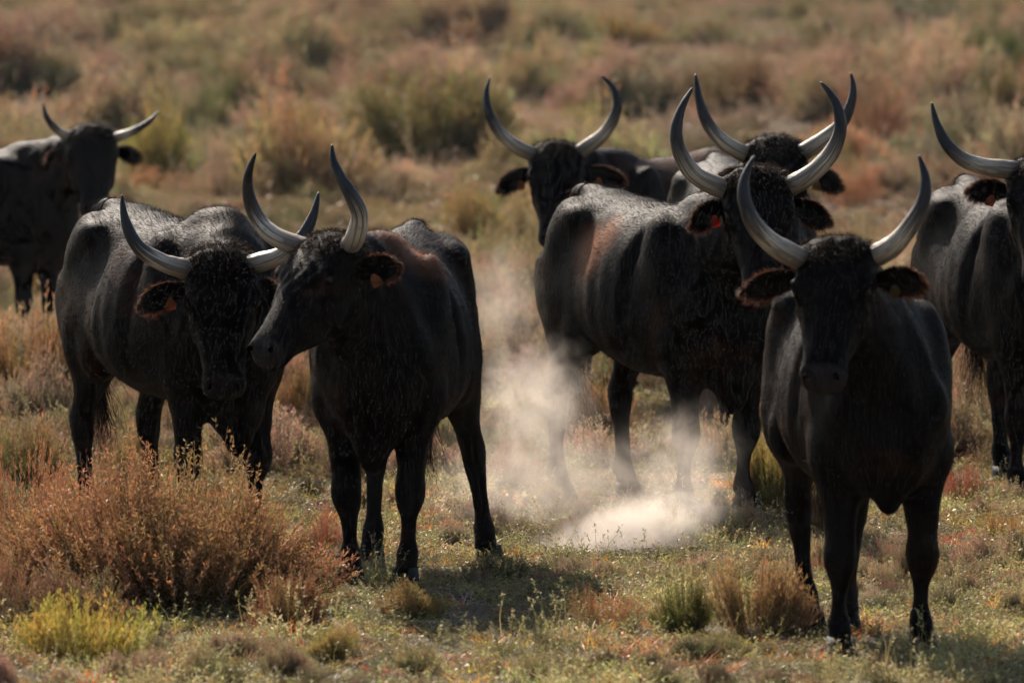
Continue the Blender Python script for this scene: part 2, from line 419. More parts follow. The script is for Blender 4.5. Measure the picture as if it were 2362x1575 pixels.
    # relief: ribs, skin folds of the neck, hollow before the haunch, nostrils, mouth line
    me.vertices.foreach_set('co', co.astype(np.float32).ravel()); me.update()
    nr = np.empty(n * 3, np.float32); me.vertices.foreach_get('normal', nr); nr = nr.reshape(-1, 3)
    side = np.clip(np.abs(co[:, 1]) / .2, 0, 1); bx_ = co[:, 0] / SX
    ribs = np.exp(-((bx_ + .02) / .26) ** 2) * np.clip((1.1 - co[:, 2]) / .2, 0, 1) * np.clip((co[:, 2] - .6) / .2, 0, 1) * side
    dsp = -.0030 * ribs * np.sin((co[:, 0] + .18 * co[:, 2]) * 52)
    flank = np.exp(-((bx_ + .22) / .15) ** 2 - ((co[:, 2] - 1.03) / .16) ** 2) * side
    dsp -= cfg.get('hollow', .008) * flank
    sh = np.exp(-((bx_ - .235) / .035) ** 2) * np.clip((co[:, 2] - .62) / .2, 0, 1) * np.clip((1.15 - co[:, 2]) / .1, 0, 1) * side
    dsp -= .023 * sh
    elb = np.exp(-((co[:, 0] - .57) / .05) ** 2 - ((co[:, 2] - .74) / .16) ** 2) * side
    nk = np.clip((bx_ - .5) / .15, 0, 1) * (1 - inhead) * np.clip((co[:, 2] - .6) / .2, 0, 1)
    dsp += .007 * nk * np.sin(co[:, 0] * 46 + co[:, 2] * 12 + 2 * np.sin(co[:, 2] * 9))
    dsp += .0025 * np.sin(co[:, 0] * 31 + 5 * np.sin(co[:, 2] * 7)) * np.sin(co[:, 2] * 24 + co[:, 1] * 17) * (1 - inhead)
    for s in (-1, 1):
        dn = np.linalg.norm((hl - np.array([.482, s * .043, .010])) / np.array([.018, .013, .018]), axis=1)
        dsp -= .020 * np.clip(1.25 - dn, 0, 1)
        de = np.linalg.norm((hl - np.array([.165, s * .118, .002])) / np.array([.026, .03, .018]), axis=1)
        dsp -= .010 * np.clip(1.2 - de, 0, 1)
        lid = np.exp(-((np.linalg.norm((hl - np.array([.165, s * .112, .004])) / np.array([.032, .05, .024]), axis=1) - 1) / .22) ** 2); dsp += .006 * lid * (np.abs(hl[:, 1]) > .06)
        crest = np.exp(-((hl[:, 2] + .045 + .12 * (hl[:, 0] - .2)) / .012) ** 2) * np.clip((hl[:, 0] - .19) / .03, 0, 1) * np.clip((.36 - hl[:, 0]) / .06, 0, 1); dsp += .0035 * crest
        dsp -= .007 * np.exp(-((hl[:, 0] - .30) / .09) ** 2 - ((np.abs(hl[:, 1]) - .05) / .016) ** 2) * (hl[:, 2] > 0) * .6
    mouth = np.exp(-((hl[:, 2] + .062 + .1 * (hl[:, 0] - .48)) / .007) ** 2) * np.clip((hl[:, 0] - .40) / .03, 0, 1) * (hl[:, 0] < .54)
    dsp -= .007 * mouth
    wr = inhead * np.clip((.36 - hl[:, 0]) / .1, 0, 1)
    dsp += .0022 * wr * np.sin(hl[:, 1] * 120 + 3 * np.sin(hl[:, 0] * 30))
    co = co + nr * dsp[:, None]; smooth(1, np.full(n, .3))
    me.vertices.foreach_set('co', co.astype(np.float32).ravel())
    br = np.zeros(n)
    for (bx, by, bz, rad, amt) in cfg.get('brown', []):
        br = np.maximum(br, amt * np.clip(1.3 - np.linalg.norm((co - np.array([bx, by, bz])), axis=1) / rad, 0, 1))
    br = np.clip(br, 0, 1)
    a_ = me.attributes.new('brown', 'FLOAT', 'POINT'); a_.data.foreach_set('value', br.astype(np.float32))
    me.polygons.foreach_set('use_smooth', np.ones(len(me.polygons), bool)); me.materials.clear(); me.materials.append(M_COAT); me.update()
    hl = (co - poll) @ HM / hs / np.array([1, HV, 1])
    mz = np.clip((hl[:, 0] - (.452 - .35 * hl[:, 2])) / .012, 0, 1) * np.clip((hl[:, 2] + .066) / .012, 0, 1) * (np.abs(hl[:, 1]) < .09) * (hl[:, 0] < .56)
    a_ = me.attributes.new('muzzle', 'FLOAT', 'POINT'); a_.data.foreach_set('value', mz.astype(np.float32)); me.update()
    body = link('body', me, root)
    me.vertices.foreach_get('normal', nr.ravel() if False else (nrm := np.empty(n * 3, np.float32))); nr = nrm.reshape(-1, 3)
    # muzzle pad: a thin bare skin over the nose
    # hooves: two claws each
    for nm, hx, hy in feet:
        h = MB()
        for e in (-1, 1):
            rg = []
            for z, dx, rx, ry in ((.066, -.012, .038, .017), (.045, -.004, .048, .022), (.02, .008, .058, .025), (.0, .014, .062, .026), (-.006, .014, .06, .025)):
                rg.append([np.array([hx + dx + rx * math.cos(q) * (1.12 if math.cos(q) > 0 else .8), hy + e * .027 + ry * math.sin(q), z]) for q in np.linspace(0, 2 * math.pi, 14, endpoint=False)])
            h.rings(rg)
        m_ = h.mesh('hoof'); m_.polygons.foreach_set('use_smooth', np.ones(len(m_.polygons), bool)); link('hoof', m_, root, M_HOOF)
    # horns
    for pts, dep in cfg['horns']:
        dep = np.interp(np.linspace(0, 1, len(pts)), np.linspace(0, 1, len(dep)), dep)
        P = np.array([loc_of(p[0], p[1], Yp - q) for p, q in zip(pts, dep)])
        base_in = P[0] - unit(P[1] - P[0]) * .05
        P = np.vstack([base_in, P]); N = 40
        path = catmull(P, N); along = np.linspace(0, 1, N)
        seg = np.r_[0, np.cumsum(np.linalg.norm(np.diff(path, axis=0), axis=1))]; al = seg / seg[-1]
        r0 = cfg.get('hornr', .040)
        rad = r0 * np.interp(al, [0, .1, .25, .5, .75, .92, .985, 1], [1.05, 1.0, .93, .76, .52, .27, .14, .05])
        rad = rad * .96 * (1 + .022 * np.sin(al * 95 + 2 * np.sin(al * 30)) * np.clip((.42 - al) / .2, 0, 1) + .02 * np.sin(al * 23 + cfg['seed'] * 2.1))
        nseg = 18; rg = tube(path, rad, nseg)
        h = MB(); h.rings(rg); m_ = h.mesh('horn')
        va = m_.attributes.new('along', 'FLOAT', 'POINT'); va.data.foreach_set('value', np.repeat(al, nseg).astype(np.float32))
        vb = m_.attributes.new('around', 'FLOAT', 'POINT'); vb.data.foreach_set('value', np.tile(np.abs(np.linspace(-1, 1, nseg)), N).astype(np.float32) + cfg['seed'])
        m_.polygons.foreach_set('use_smooth', np.ones(len(m_.polygons), bool)); link('horn', m_, root, M_HORN)
    # ears
    for side_, tip, dep, tagc in cfg['ears']:
        s = side_
        B = Hp(.075 * hs, s * .108 * hs * HV, -.075 * hs); Tp = loc_of(tip[0], tip[1], Yp - dep)
        ax = Tp - B; Ln = np.linalg.norm(ax); ax = ax / Ln
        # the opening looks forward and a little down
        no = f * .85 + np.array([0, 0, -.30]); no = unit(no - ax * np.dot(no, ax)); up = np.cross(no, ax); up = up if up[2] > 0 else -up
        nu_, nv_ = 15, 11; W = cfg.get('earw', .046)
        outer, inner = [], []
        for i in range(nu_):
            t = i / (nu_ - 1)
            hw = W * np.interp(t, [0, .12, .35, .6, .82, .94, 1], [.42, .62, .98, 1.06, .90, .62, .2])
            ro, ri = [], []
            for j in range(nv_):
                q = -1 + 2 * j / (nv_ - 1)
                cup = (q * q - 1) * .030 * np.interp(t, [0, .5, 1], [1.25, 1.0, .25]) + .012
                p = B + ax * (Ln * t) + up * (hw * q) + no * cup + up * (-.018 * t * t)
                ro.append(p - no * (.0065 * (1 - q * q) + .002)); ri.append(p)
            outer.append(ro); inner.append(ri)
        vs = [p for r in outer for p in r] + [p for r in inner for p in r]; off = nu_ * nv_; fs = []
        for i in range(nu_ - 1):
            for j in range(nv_ - 1):
                a = i * nv_ + j; fs.append((a, a + 1, a + nv_ + 1, a + nv_)); fs.append((a + off, a + off + nv_, a + off + nv_ + 1, a + off + 1))
        rim = [(i, 0) for i in range(nu_)] + [(nu_ - 1, j) for j in range(1, nv_)] + [(i, nv_ - 1) for i in range(nu_ - 2, -1, -1)]
        for (i, j), (k, l) in zip(rim[:-1], rim[1:]):
            a, b = i * nv_ + j, k * nv_ + l; fs.append((a, b, b + off, a + off))
        m_ = bpy.data.meshes.new('ear'); m_.from_pydata([tuple(p) for p in vs], [], fs)
        m_.polygons.foreach_set('use_smooth', np.ones(len(m_.polygons), bool)); m_.update()
        ear = link('ear', m_, root, M_COAT)
        # fringe and inner hair
        IN = np.array(inner); rp = np.array([IN[i, j] for i, j in rim]); ctr = B + ax * Ln * .45
        nh = 1900; k = np.clip(.5 + rng.normal(0, .23, nh), 0, 1) * (len(rp) - 1.001); i0 = k.astype(int); fr_ = (k - i0)[:, None]
        b0 = rp[i0] * (1 - fr_) + rp[i0 + 1] * fr_
        out = unit(b0 - (B + ax[None] * np.clip((b0 - B) @ ax, 0, Ln * .75)[:, None]))
        dr = unit(out + ax * .35 + rng.normal(0, .30, (nh, 3)) + no * rng.normal(0.05, .3, (nh, 1)))
        ln = rng.uniform(.008, .026, nh) * np.interp(k / len(rp), [0, .25, .75, 1], [.35, 1, 1, .35]) * (1 + .35 * np.sin(k * 3.1))
        co_, tr_ = strands(b0 - out * .003, dr, ln, .0013, rng, droop=.25, segs=2)
        cc = np.repeat(np.clip(rng.normal(1.0, .25, nh), .3, 1.8) * np.interp(k / len(rp), [0, .2, .4, .6, .8, 1], [.12, .35, 1, 1, .5, .15]), len(co_) // nh)[:, None] * np.ones(3)  # brighter toward the tip: backlit rim glow put into the hair colour
        link('ear_fringe', tri_mesh('ear_fringe', co_, tr_, cc), ear, M_FRINGE)['kind'] = 'stuff'
        nh = 3200; ii = rng.integers(1, nu_, nh); jj = rng.integers(0, nv_, nh)
        b0 = np.where(rng.random((nh, 1)) < .5, IN[ii, jj], np.array(outer)[ii, jj]); dr = unit(ax + rng.normal(0, .5, (nh, 3)) + no * rng.choice([-.4, .7], (nh, 1)))
        co_, tr_ = strands(b0, dr, rng.uniform(.014, .034, nh), .0016, rng, droop=.3, segs=2)
        link('ear_hair', tri_mesh('ear_hair', co_, tr_, np.ones((len(co_), 3))), ear, M_FUR)['kind'] = 'stuff'
        if tagc:
            ctr = B + ax * (Ln * .42) - up * (W * .95) + no * .014
            h = MB(); ax2, up2 = unit(ax + up * .15), None; up2 = unit(np.cross(no, ax2)); up2 = up2 if up2[2] > 0 else -up2
            out_ = [(-.021, -.030), (.021, -.030), (.023, -.026), (.023, .006), (.014, .018), (.008, .030), (-.008, .030), (-.014, .018), (-.023, .006), (-.023, -.026)]
            h.rings([[ctr + ax2 * a * .8 + up2 * b * .8 + no * z for a, b in out_] for z in (0, .0025)])
            h.ellipsoid(ctr + up2 * .018 + no * .002, (.006, .006, .006), None, 8, 6)
            link('ear_tag', h.mesh('ear_tag'), ear, M_TAGS[tagc])
    # eyes
    for s in (-1, 1):
        h = MB(); h.ellipsoid(Hp(.165 * hs, s * .1015 * hs * HV, .002 * hs), (.0175, .0175, .0175), None, 16, 12); m_ = h.mesh('eye')
        m_.polygons.foreach_set('use_smooth', np.ones(len(m_.polygons), bool)); link('eye', m_, root, M_EYE)
    for s in (-1, 1):  # solid near-black ellipsoids: the shade of the nostril openings put in as colour
        h = MB(); h.ellipsoid(Hp(.487 * hs, s * .045 * hs * HV, .010 * hs), np.array((.014, .0085, .0115)) * hs, HM @ np.array(Matrix.Rotation(R_(22 * s), 3, 'Z')), 14, 10); m_ = h.mesh('nostril')
        m_.polygons.foreach_set('use_smooth', np.ones(len(m_.polygons), bool)); link('nostril', m_, root, M_NOSTRIL)
    # tail
    tl = cfg.get('tail', [(-.58, 0, 1.215), (-.655, 0, 1.205), (-.715, 0, 1.08), (-.725, 0, .88), (-.72, .0, .68), (-.71, .01, .55)])
    path = catmull(np.array(tl, float), 26); rad = np.interp(np.linspace(0, 1, 26), [0, .15, .5, 1], [.046, .036, .020, .012])
    h = MB(); h.rings(tube(path, rad, 12)); m_ = h.mesh('tail'); m_.polygons.foreach_set('use_smooth', np.ones(len(m_.polygons), bool))
    tail = link('tail', m_, root, M_COAT)
    nh = 420; b0 = path[rng.integers(19, 26, nh)] + rng.normal(0, .008, (nh, 3))
    dr = unit(np.array([0, 0, -1.]) + rng.normal(0, .17, (nh, 3)))
    co_, tr_ = strands(b0, dr, rng.uniform(.16, .36, nh), .0032, rng, droop=.05, segs=9, curl=.016)
    link('tail_switch', tri_mesh('tail_switch', co_, tr_, np.ones((len(co_), 3))), tail, M_TUFT)['kind'] = 'stuff'
    nh = 1400; k = rng.integers(0, 14, nh); b0 = path[k] + unit(rng.normal(0, 1, (nh, 3))) * rad[k][:, None]
    co_, tr_ = strands(b0, unit(b0 - path[k] + np.array([-.5, 0, -.9])*.02 + rng.normal(0, .02, (nh, 3))), rng.uniform(.015, .04, nh), .0016, rng, droop=.6, segs=2)
    link('tail_hair', tri_mesh('tail_hair', co_, tr_, np.ones((len(co_), 3))), tail, M_TUFT)['kind'] = 'stuff'
    # short coat all over + tuft on the poll
    me.calc_loop_triangles(); lt = np.empty(len(me.loop_triangles) * 3, np.int32); me.loop_triangles.foreach_get('vertices', lt); lt = lt.reshape(-1, 3)
    ar = np.linalg.norm(np.cross(co[lt[:, 1]] - co[lt[:, 0]], co[lt[:, 2]] - co[lt[:, 0]]), axis=1)
    nh = int(cfg.get('hairs', 42000) * 1.4); ti = rng.choice(len(lt), nh, p=ar / ar.sum()); bc = rng.dirichlet((1, 1, 1), nh)
    b0 = (co[lt[ti]] * bc[:, :, None]).sum(1); nn = unit((nr[lt[ti]] * bc[:, :, None]).sum(1))
    hlb = (b0 - poll) @ HM / hs; ih = np.linalg.norm(hlb - np.array([.25, 0, -.06]), axis=1) < .34
    flow = np.where(ih[:, None], u[None], np.array([[-.75, 0, -.65]])); flow = flow - nn * (flow * nn).sum(1, keepdims=True)
    top = np.clip((nn[:, 2] - .5) / .4, 0, 1) * (b0[:, 2] > .9)
    dr = unit(flow * 1.0 + nn * (.30 + .25 * top[:, None]) + rng.normal(0, .16, (nh, 3)))
    ln = rng.uniform(.009, .018, nh) * (1 + .5 * top) * cfg.get('shag', 1)
    b_h = br[lt[ti]].mean(1)
    co_, tr_ = strands(b0 - nn * .001, dr, ln, .0011, rng, segs=1)
    tint = np.clip(rng.normal(.85, .3, nh), .2, 2)[:, None] * (np.array([1, 1, 1.0]) + b_h[:, None] * np.array([15, 8, 4.5]))
    link('coat', tri_mesh('coat', co_, tr_, np.repeat(tint, 3, 0)), body, M_FUR)['kind'] = 'stuff'
    sel = np.where((hl[:, 0] < .075) & (hl[:, 0] > -.09) & (np.abs(hl[:, 1]) < .095) & (hl[:, 2] > -.13))[0]
    if len(sel):
        nh = cfg.get('tuft', 2600); k = rng.choice(sel, nh); b0 = co[k] + rng.normal(0, .004, (nh, 3))
        lock = np.sin(hl[k, 1] * 90)[:, None] * v * .5 + np.cos(hl[k, 1] * 55 + 1)[:, None] * w * .3
        dr = unit(nr[k] * .8 + u * .25 + w * .15 + lock + rng.normal(0, .28, (nh, 3)))
        co_, tr_ = strands(b0, dr, rng.uniform(.018, .042, nh) * cfg.get('tuftl', 1), .0016, rng, droop=.55, segs=3, curl=.004)
        cc = np.repeat(np.clip(rng.normal(.9, .3, nh), .3, 2), len(co_) // nh)[:, None] * np.ones(3)
        link('poll_tuft', tri_mesh('poll_tuft', co_, tr_, cc), body, M_TUFT)['kind'] = 'stuff'
    # chin whiskers
    sel = np.where((hl[:, 0] > .44) & (hl[:, 2] < -.05))[0]
    if len(sel):
        nh = 160; k = rng.choice(sel, nh); co_, tr_ = strands(co[k], unit(nr[k] + rng.normal(0, .3, (nh, 3))), rng.uniform(.012, .03, nh), .001, rng, droop=.3, segs=2)
        link('chin_hair', tri_mesh('chin_hair', co_, tr_, np.ones((len(co_), 3))), body, M_TUFT)['kind'] = 'stuff'
    return root

def strands(base, dirs, length, width, rng, droop=0.0, segs=1, curl=0.0):
    """thin tapered ribbons; returns points and triangles"""
    n = len(base); length = np.broadcast_to(np.asarray(length, float), (n,))
    sidev = unit(np.cross(dirs, rng.normal(0, 1, (n, 3))))
    if segs == 1:
        P = np.stack([base - sidev * width / 2, base + sidev * width / 2, base + dirs * length[:, None]], 1).reshape(-1, 3)
        return P, np.arange(n * 3).reshape(-1, 3)
    rows = []; ph = rng.random(n) * 6.28; fq = rng.uniform(.8, 2.0, n); up = unit(np.cross(dirs, sidev))
    for i in range(segs + 1):
        t = i / segs
        c = base + dirs * (length * t)[:, None]; c = c.copy(); c[:, 2] -= droop * length * t * t
        if curl: c += sidev * (curl * t * np.sin(ph + fq * 7 * t))[:, None] + up * (curl * t * np.cos(ph * 1.3 + fq * 6 * t))[:, None]
        wd_ = width * (1 - .85 * t) / 2
        rows.append(c - sidev * wd_); rows.append(c + sidev * wd_)
    V = np.stack(rows, 1); m = 2 * (segs + 1)
    T = []
    for i in range(segs):
        a = 2 * i; T += [(a, a + 1, a + 3), (a, a + 3, a + 2)]
    T = np.array(T)
    return V.reshape(-1, 3), (np.arange(n)[:, None, None] * m + T[None]).reshape(-1, 3)

FW = [0.0, .05, .09, .10, .08, .05]
BULLS = [
 dict(seed=1, label='blurred bull at the left edge behind the others, short horns, body cut by the frame', front=(80, 818), theta=60, scale=.89, head=1.1, brisket=.03, fat=1.05, fwd=.22, poll=(212, 303), yaw=6, pitch=55, hairs=22000, tuftl=.7, hornr=.032,
      horns=[([(158, 318), (128, 297), (107, 270), (99, 238)], FW), ([(266, 318), (308, 303), (345, 280), (366, 256)], FW)],
      ears=[(-1, (106, 368), .0, 'orange'), (1, (322, 356), .0, None)]),
 dict(seed=2, label='broad bull at left with lowered head, nose low, standing behind the big reddish shrub', front=(512, 1258), theta=27, scale=1.03, fwd=.40, poll=(512, 600), yaw=5, pitch=70, fat=1.06, brisket=.06, head=1.0, hollow=.034, hairs=46000, neckw=1.15, tuftl=1.25,
      horns=[([(432, 622), (372, 604), (318, 568), (290, 512), (281, 449)], FW), ([(592, 608), (650, 588), (696, 548), (723, 495), (735, 443)], FW)],
      ears=[(-1, (322, 692), .0, 'orange'), (1, (655, 680), -.02, None)], legs={'FR': (.02, -.02), 'FL': (.0, .0)}, shag=1.2),
 dict(seed=3, label='bull turning its head to the left, nose in profile, beside the kicked up dust', front=(874, 1348), theta=-7, scale=1.02, fwd=.36, poll=(758, 558), yaw=-46, pitch=49, hairs=46000, head=1.0, fat=.95, hornr=.040,
      horns=[([(700, 572), (634, 545), (594, 503), (574, 452), (573, 402), (590, 353)], [-.06, -.10, -.14, -.13, -.10, -.07]),
             ([(800, 578), (820, 545), (829, 495), (810, 450), (786, 410), (769, 370), (766, 333)], [.06, .12, .17, .19, .17, .14, .12])],
      ears=[(1, (912, 600), .10, 'orange'), (-1, (650, 640), -.25, None)], legs={'HL': (-.05, .14), 'HR': (.10, .0), 'FL': (0, -.04), 'FR': (0, .04)},
      brown=[(.30, .12, 1.2, .15, 1.0), (.42, .08, 1.24, .12, .8)], shag=1.1),
 dict(seed=4, label='bull in the back row with its body side on, facing the camera over another bull', front=(1400, 930), theta=-42, scale=.97, fwd=.30, poll=(1284, 345), yaw=-3, pitch=60, hairs=22000,
      horns=[([(1228, 356), (1190, 338), (1150, 303), (1128, 260), (1122, 215), (1130, 179)], FW), ([(1342, 348), (1385, 317), (1412, 281), (1424, 240), (1413, 201), (1386, 175)], FW)],
      ears=[(-1, (1148, 428), .0, 'orange'), (1, (1440, 408), .0, 'orange')], brown=[(-.1, .1, 1.15, .3, .4)]),
 dict(seed=5, label='large central bull in dust with brown flank patch and red ear tag', front=(1645, 1190), theta=29, scale=1.03, fwd=.38, poll=(1748, 408), yaw=4, pitch=60, hairs=50000, hornr=.042, tuftl=1.3,
      horns=[([(1672, 438), (1606, 406), (1572, 360), (1560, 310), (1570, 256), (1597, 203)], FW), ([(1822, 430), (1870, 402), (1915, 356), (1938, 300), (1931, 246), (1911, 211), (1892, 189)], FW)],
      ears=[(-1, (1592, 508), .02, 'red'), (1, (1914, 500), .02, None)],
      brown=[(-.16, -.25, 1.03, .12, 1.0), (-.06, -.24, 1.09, .11, 1.0), (-.10, -.26, 1.0, .10, .8)], legs={'HR': (-.08, 0), 'HL': (-.02, 0), 'FR': (.02, 0)}),
 dict(seed=6, label='bull hidden behind the central one, curly poll and yellow tag in its ear', front=(1745, 1050), theta=9, scale=1.03, fwd=.40, poll=(1790, 336), yaw=6, pitch=60, hairs=22000,
      horns=[([(1722, 358), (1668, 328), (1631, 282), (1612, 226), (1604, 171)], FW), ([(1852, 352), (1900, 322), (1940, 286), (1963, 240), (1968, 200), (1962, 168)], FW)],
      ears=[(1, (1940, 420), .0, 'yellow'), (-1, (1640, 430), .0, None)]),
 dict(seed=7, label='nearest bull at right standing square on open turf, looking at the camera', front=(2030, 1510), theta=8, fat=.90, brisket=-.07, head=.97, scale=1.0, fwd=.36, poll=(1930, 572), yaw=-14, pitch=60, hairs=50000, hornr=.041,
      horns=[([(1848, 600), (1782, 562), (1739, 516), (1717, 460), (1718, 411), (1740, 359)], FW), ([(2012, 594), (2060, 567), (2100, 521), (2129, 465), (2134, 410), (2119, 357)], FW)],
      ears=[(-1, (1716, 655), .02, None), (1, (2126, 640), .0, 'ochre')], legs={'HR': (.0, .06), 'HL': (.03, -.10)}),
 dict(seed=8, label='bull cut off by the right edge of the picture, one horn showing', front=(2420, 1152), theta=17, scale=1.03, fwd=.38, poll=(2402, 382), yaw=-2, pitch=60, hollow=.034, hairs=40000,
      horns=[([(2330, 392), (2270, 384), (2220, 367), (2183, 332), (2161, 286), (2149, 236)], FW), ([(2476, 392), (2530, 384), (2585, 360), (2622, 325), (2645, 280), (2655, 236)], FW)],
      ears=[(-1, (2238, 428), .0, 'orange'), (1, (2560, 430), .0, None)],
      tail=[(-.58, 0, 1.215), (-.65, 0, 1.19), (-.71, 0, 1.05), (-.71, .02, .88), (-.66, .06, .72), (-.60, .09, .60)]),
]
for b in BULLS: build_bull(b)

# ------------------------------------------------------------------ vegetation
def leaf_quads(base, dirs, ln, wd_, rng):
    """diamond leaves / jointed twiglets: 2 triangles each"""
    sd = unit(np.cross(dirs, rng.normal(0, 1, dirs.shape)))
    mid = base + dirs * (ln * .55)[:, None]
    V = np.stack([base, mid - sd * (wd_ / 2)[:, None], base + dirs * ln[:, None], mid + sd * (wd_ / 2)[:, None]], 1)
    n = len(base); T = np.array([(0, 1, 2), (0, 2, 3)])
    return V.reshape(-1, 3), (np.arange(n)[:, None, None] * 4 + T).reshape(-1, 3)
def merge(parts):
    V, T, Cc, o = [], [], [], 0
    for v, t, c in parts: V.append(v); T.append(t + o); Cc.append(c); o += len(v)
    return np.vstack(V), np.vstack(T), np.vstack(Cc)
SIZE = {}
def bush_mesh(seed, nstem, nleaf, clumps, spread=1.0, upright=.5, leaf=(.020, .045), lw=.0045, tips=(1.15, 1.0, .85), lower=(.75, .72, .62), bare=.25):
    """a shrub of unit radius 0.5 m and height about 0.5 m: many thin stems carrying short twiglets"""
    rng = np.random.default_rng(seed)
    ang = rng.random(clumps) * 6.283; rr = .36 * spread * np.sqrt(rng.random(clumps)); cxy = np.stack([rr * np.cos(ang), rr * np.sin(ang)], 1)
    ch = .5 * (1 - .9 * (rr / .5) ** 2) * rng.uniform(.70, 1.15, clumps); cr = rng.uniform(.11, .22, clumps)
    k = rng.integers(0, clumps, nstem)
    a = rng.random(nstem) * 6.283; q = np.sqrt(rng.random(nstem))
    tip = np.stack([cxy[k, 0] + cr[k] * q * np.cos(a), cxy[k, 1] + cr[k] * q * np.sin(a), ch[k] * np.sqrt(np.clip(1 - .75 * q * q, 0, 1)) * rng.uniform(.72, 1.12, nstem)], 1)
    root_ = np.stack([tip[:, 0] * .42 + rng.normal(0, .02, nstem), tip[:, 1] * .42 + rng.normal(0, .02, nstem), np.full(nstem, -.02)], 1)
    mid = root_ * .45 + tip * .55; mid[:, 2] = tip[:, 2] * (.38 + .0 * upright); mid[:, :2] = root_[:, :2] * .35 + tip[:, :2] * .65
    B = lambda t: (1 - t)[:, None] ** 2 * root_[kk] + 2 * ((1 - t) * t)[:, None] * mid[kk] + (t ** 2)[:, None] * tip[kk]
    parts = []
    kk = np.arange(nstem); rows = [B(np.full(nstem, t)) for t in (0, .35, .7, 1)]
    sd = unit(np.cross(tip - root_, rng.normal(0, 1, (nstem, 3)))) * .0022
    V = np.stack([x for i, r in enumerate(rows) for x in (r - sd * (1 - .25 * i), r + sd * (1 - .25 * i))], 1); T = np.array([(0, 1, 3), (0, 3, 2), (2, 3, 5), (2, 5, 4), (4, 5, 7), (4, 7, 6)])
    parts.append((V.reshape(-1, 3), (np.arange(nstem)[:, None, None] * 8 + T).reshape(-1, 3), np.tile(np.array([[.55, .48, .42]]), (nstem * 8, 1))))
    n = nstem * nleaf; kk = np.repeat(np.arange(nstem), nleaf); t = bare + (1 - bare) * rng.random(n) ** .75
    p = B(t); tg = unit(tip[kk] - mid[kk])
    d = unit(tg * .7 + np.array([0, 0, upright]) + rng.normal(0, .60, (n, 3)))
    ln = rng.uniform(*leaf, n); V, T2 = leaf_quads(p, d, ln, np.full(n, lw) * rng.uniform(.7, 1.3, n), rng)
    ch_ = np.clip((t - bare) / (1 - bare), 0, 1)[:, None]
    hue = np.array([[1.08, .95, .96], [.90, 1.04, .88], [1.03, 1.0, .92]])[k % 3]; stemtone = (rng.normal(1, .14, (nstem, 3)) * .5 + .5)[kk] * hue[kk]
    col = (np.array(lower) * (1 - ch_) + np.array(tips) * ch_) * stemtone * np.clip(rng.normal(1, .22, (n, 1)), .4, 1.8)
    odd = rng.random(n) < .03; col[odd] *= np.array([1.5, 1.0, .7])
    parts.append((V, T2, np.repeat(np.clip(col, .05, 3), 4, 0)))
    me = tri_mesh('shrub', *merge(parts)); SIZE[me.name] = (2 * np.percentile(np.hypot(tip[:, 0], tip[:, 1]), 93) + .02, np.percentile(tip[:, 2], 93) + .02); return me
DOME = [bush_mesh(11, 560, 34, 9, lw=.0055), bush_mesh(12, 560, 34, 13, lw=.0055), bush_mesh(13, 600, 32, 7, .8, lw=.0055)]
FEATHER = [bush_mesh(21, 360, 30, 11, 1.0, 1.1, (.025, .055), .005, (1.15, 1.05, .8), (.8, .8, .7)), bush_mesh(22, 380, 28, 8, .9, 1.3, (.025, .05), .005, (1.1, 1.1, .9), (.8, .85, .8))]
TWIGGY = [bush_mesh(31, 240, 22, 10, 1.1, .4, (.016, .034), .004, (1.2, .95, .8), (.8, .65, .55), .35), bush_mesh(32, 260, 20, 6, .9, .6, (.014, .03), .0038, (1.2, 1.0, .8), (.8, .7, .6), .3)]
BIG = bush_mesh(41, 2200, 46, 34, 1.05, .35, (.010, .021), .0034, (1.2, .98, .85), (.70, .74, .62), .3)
for m_ in DOME + FEATHER + TWIGGY + [BIG]: m_.materials.append(M_VEG)
BROWN, RUST, PINK, OLIVE, GREEN, YEL, DARK, TAN = (.225, .160, .120), (.30, .165, .095), (.28, .210, .165), (.185, .170, .095), (.115, .125, .07), (.40, .34, .09), (.10, .088, .068), (.30, .25, .19)
rb = random.Random(5)
def shrub(px, py, wpx, hpx, me, col, label, group=None):
    g = ground_at(px, py); s_ = FPX / g.y
    o = link('shrub', me); o.location = (g.x, g.y, -.005)
    w_, h_ = wpx / s_, hpx / s_
    mw, mh = SIZE[me.name]; o.scale = (w_ / mw, w_ / mw, h_ / mh); o.rotation_euler = (0, 0, rb.random() * 6.28)
    o.color = (*col, 1)
    return tag(o, label, 'shrub', group)
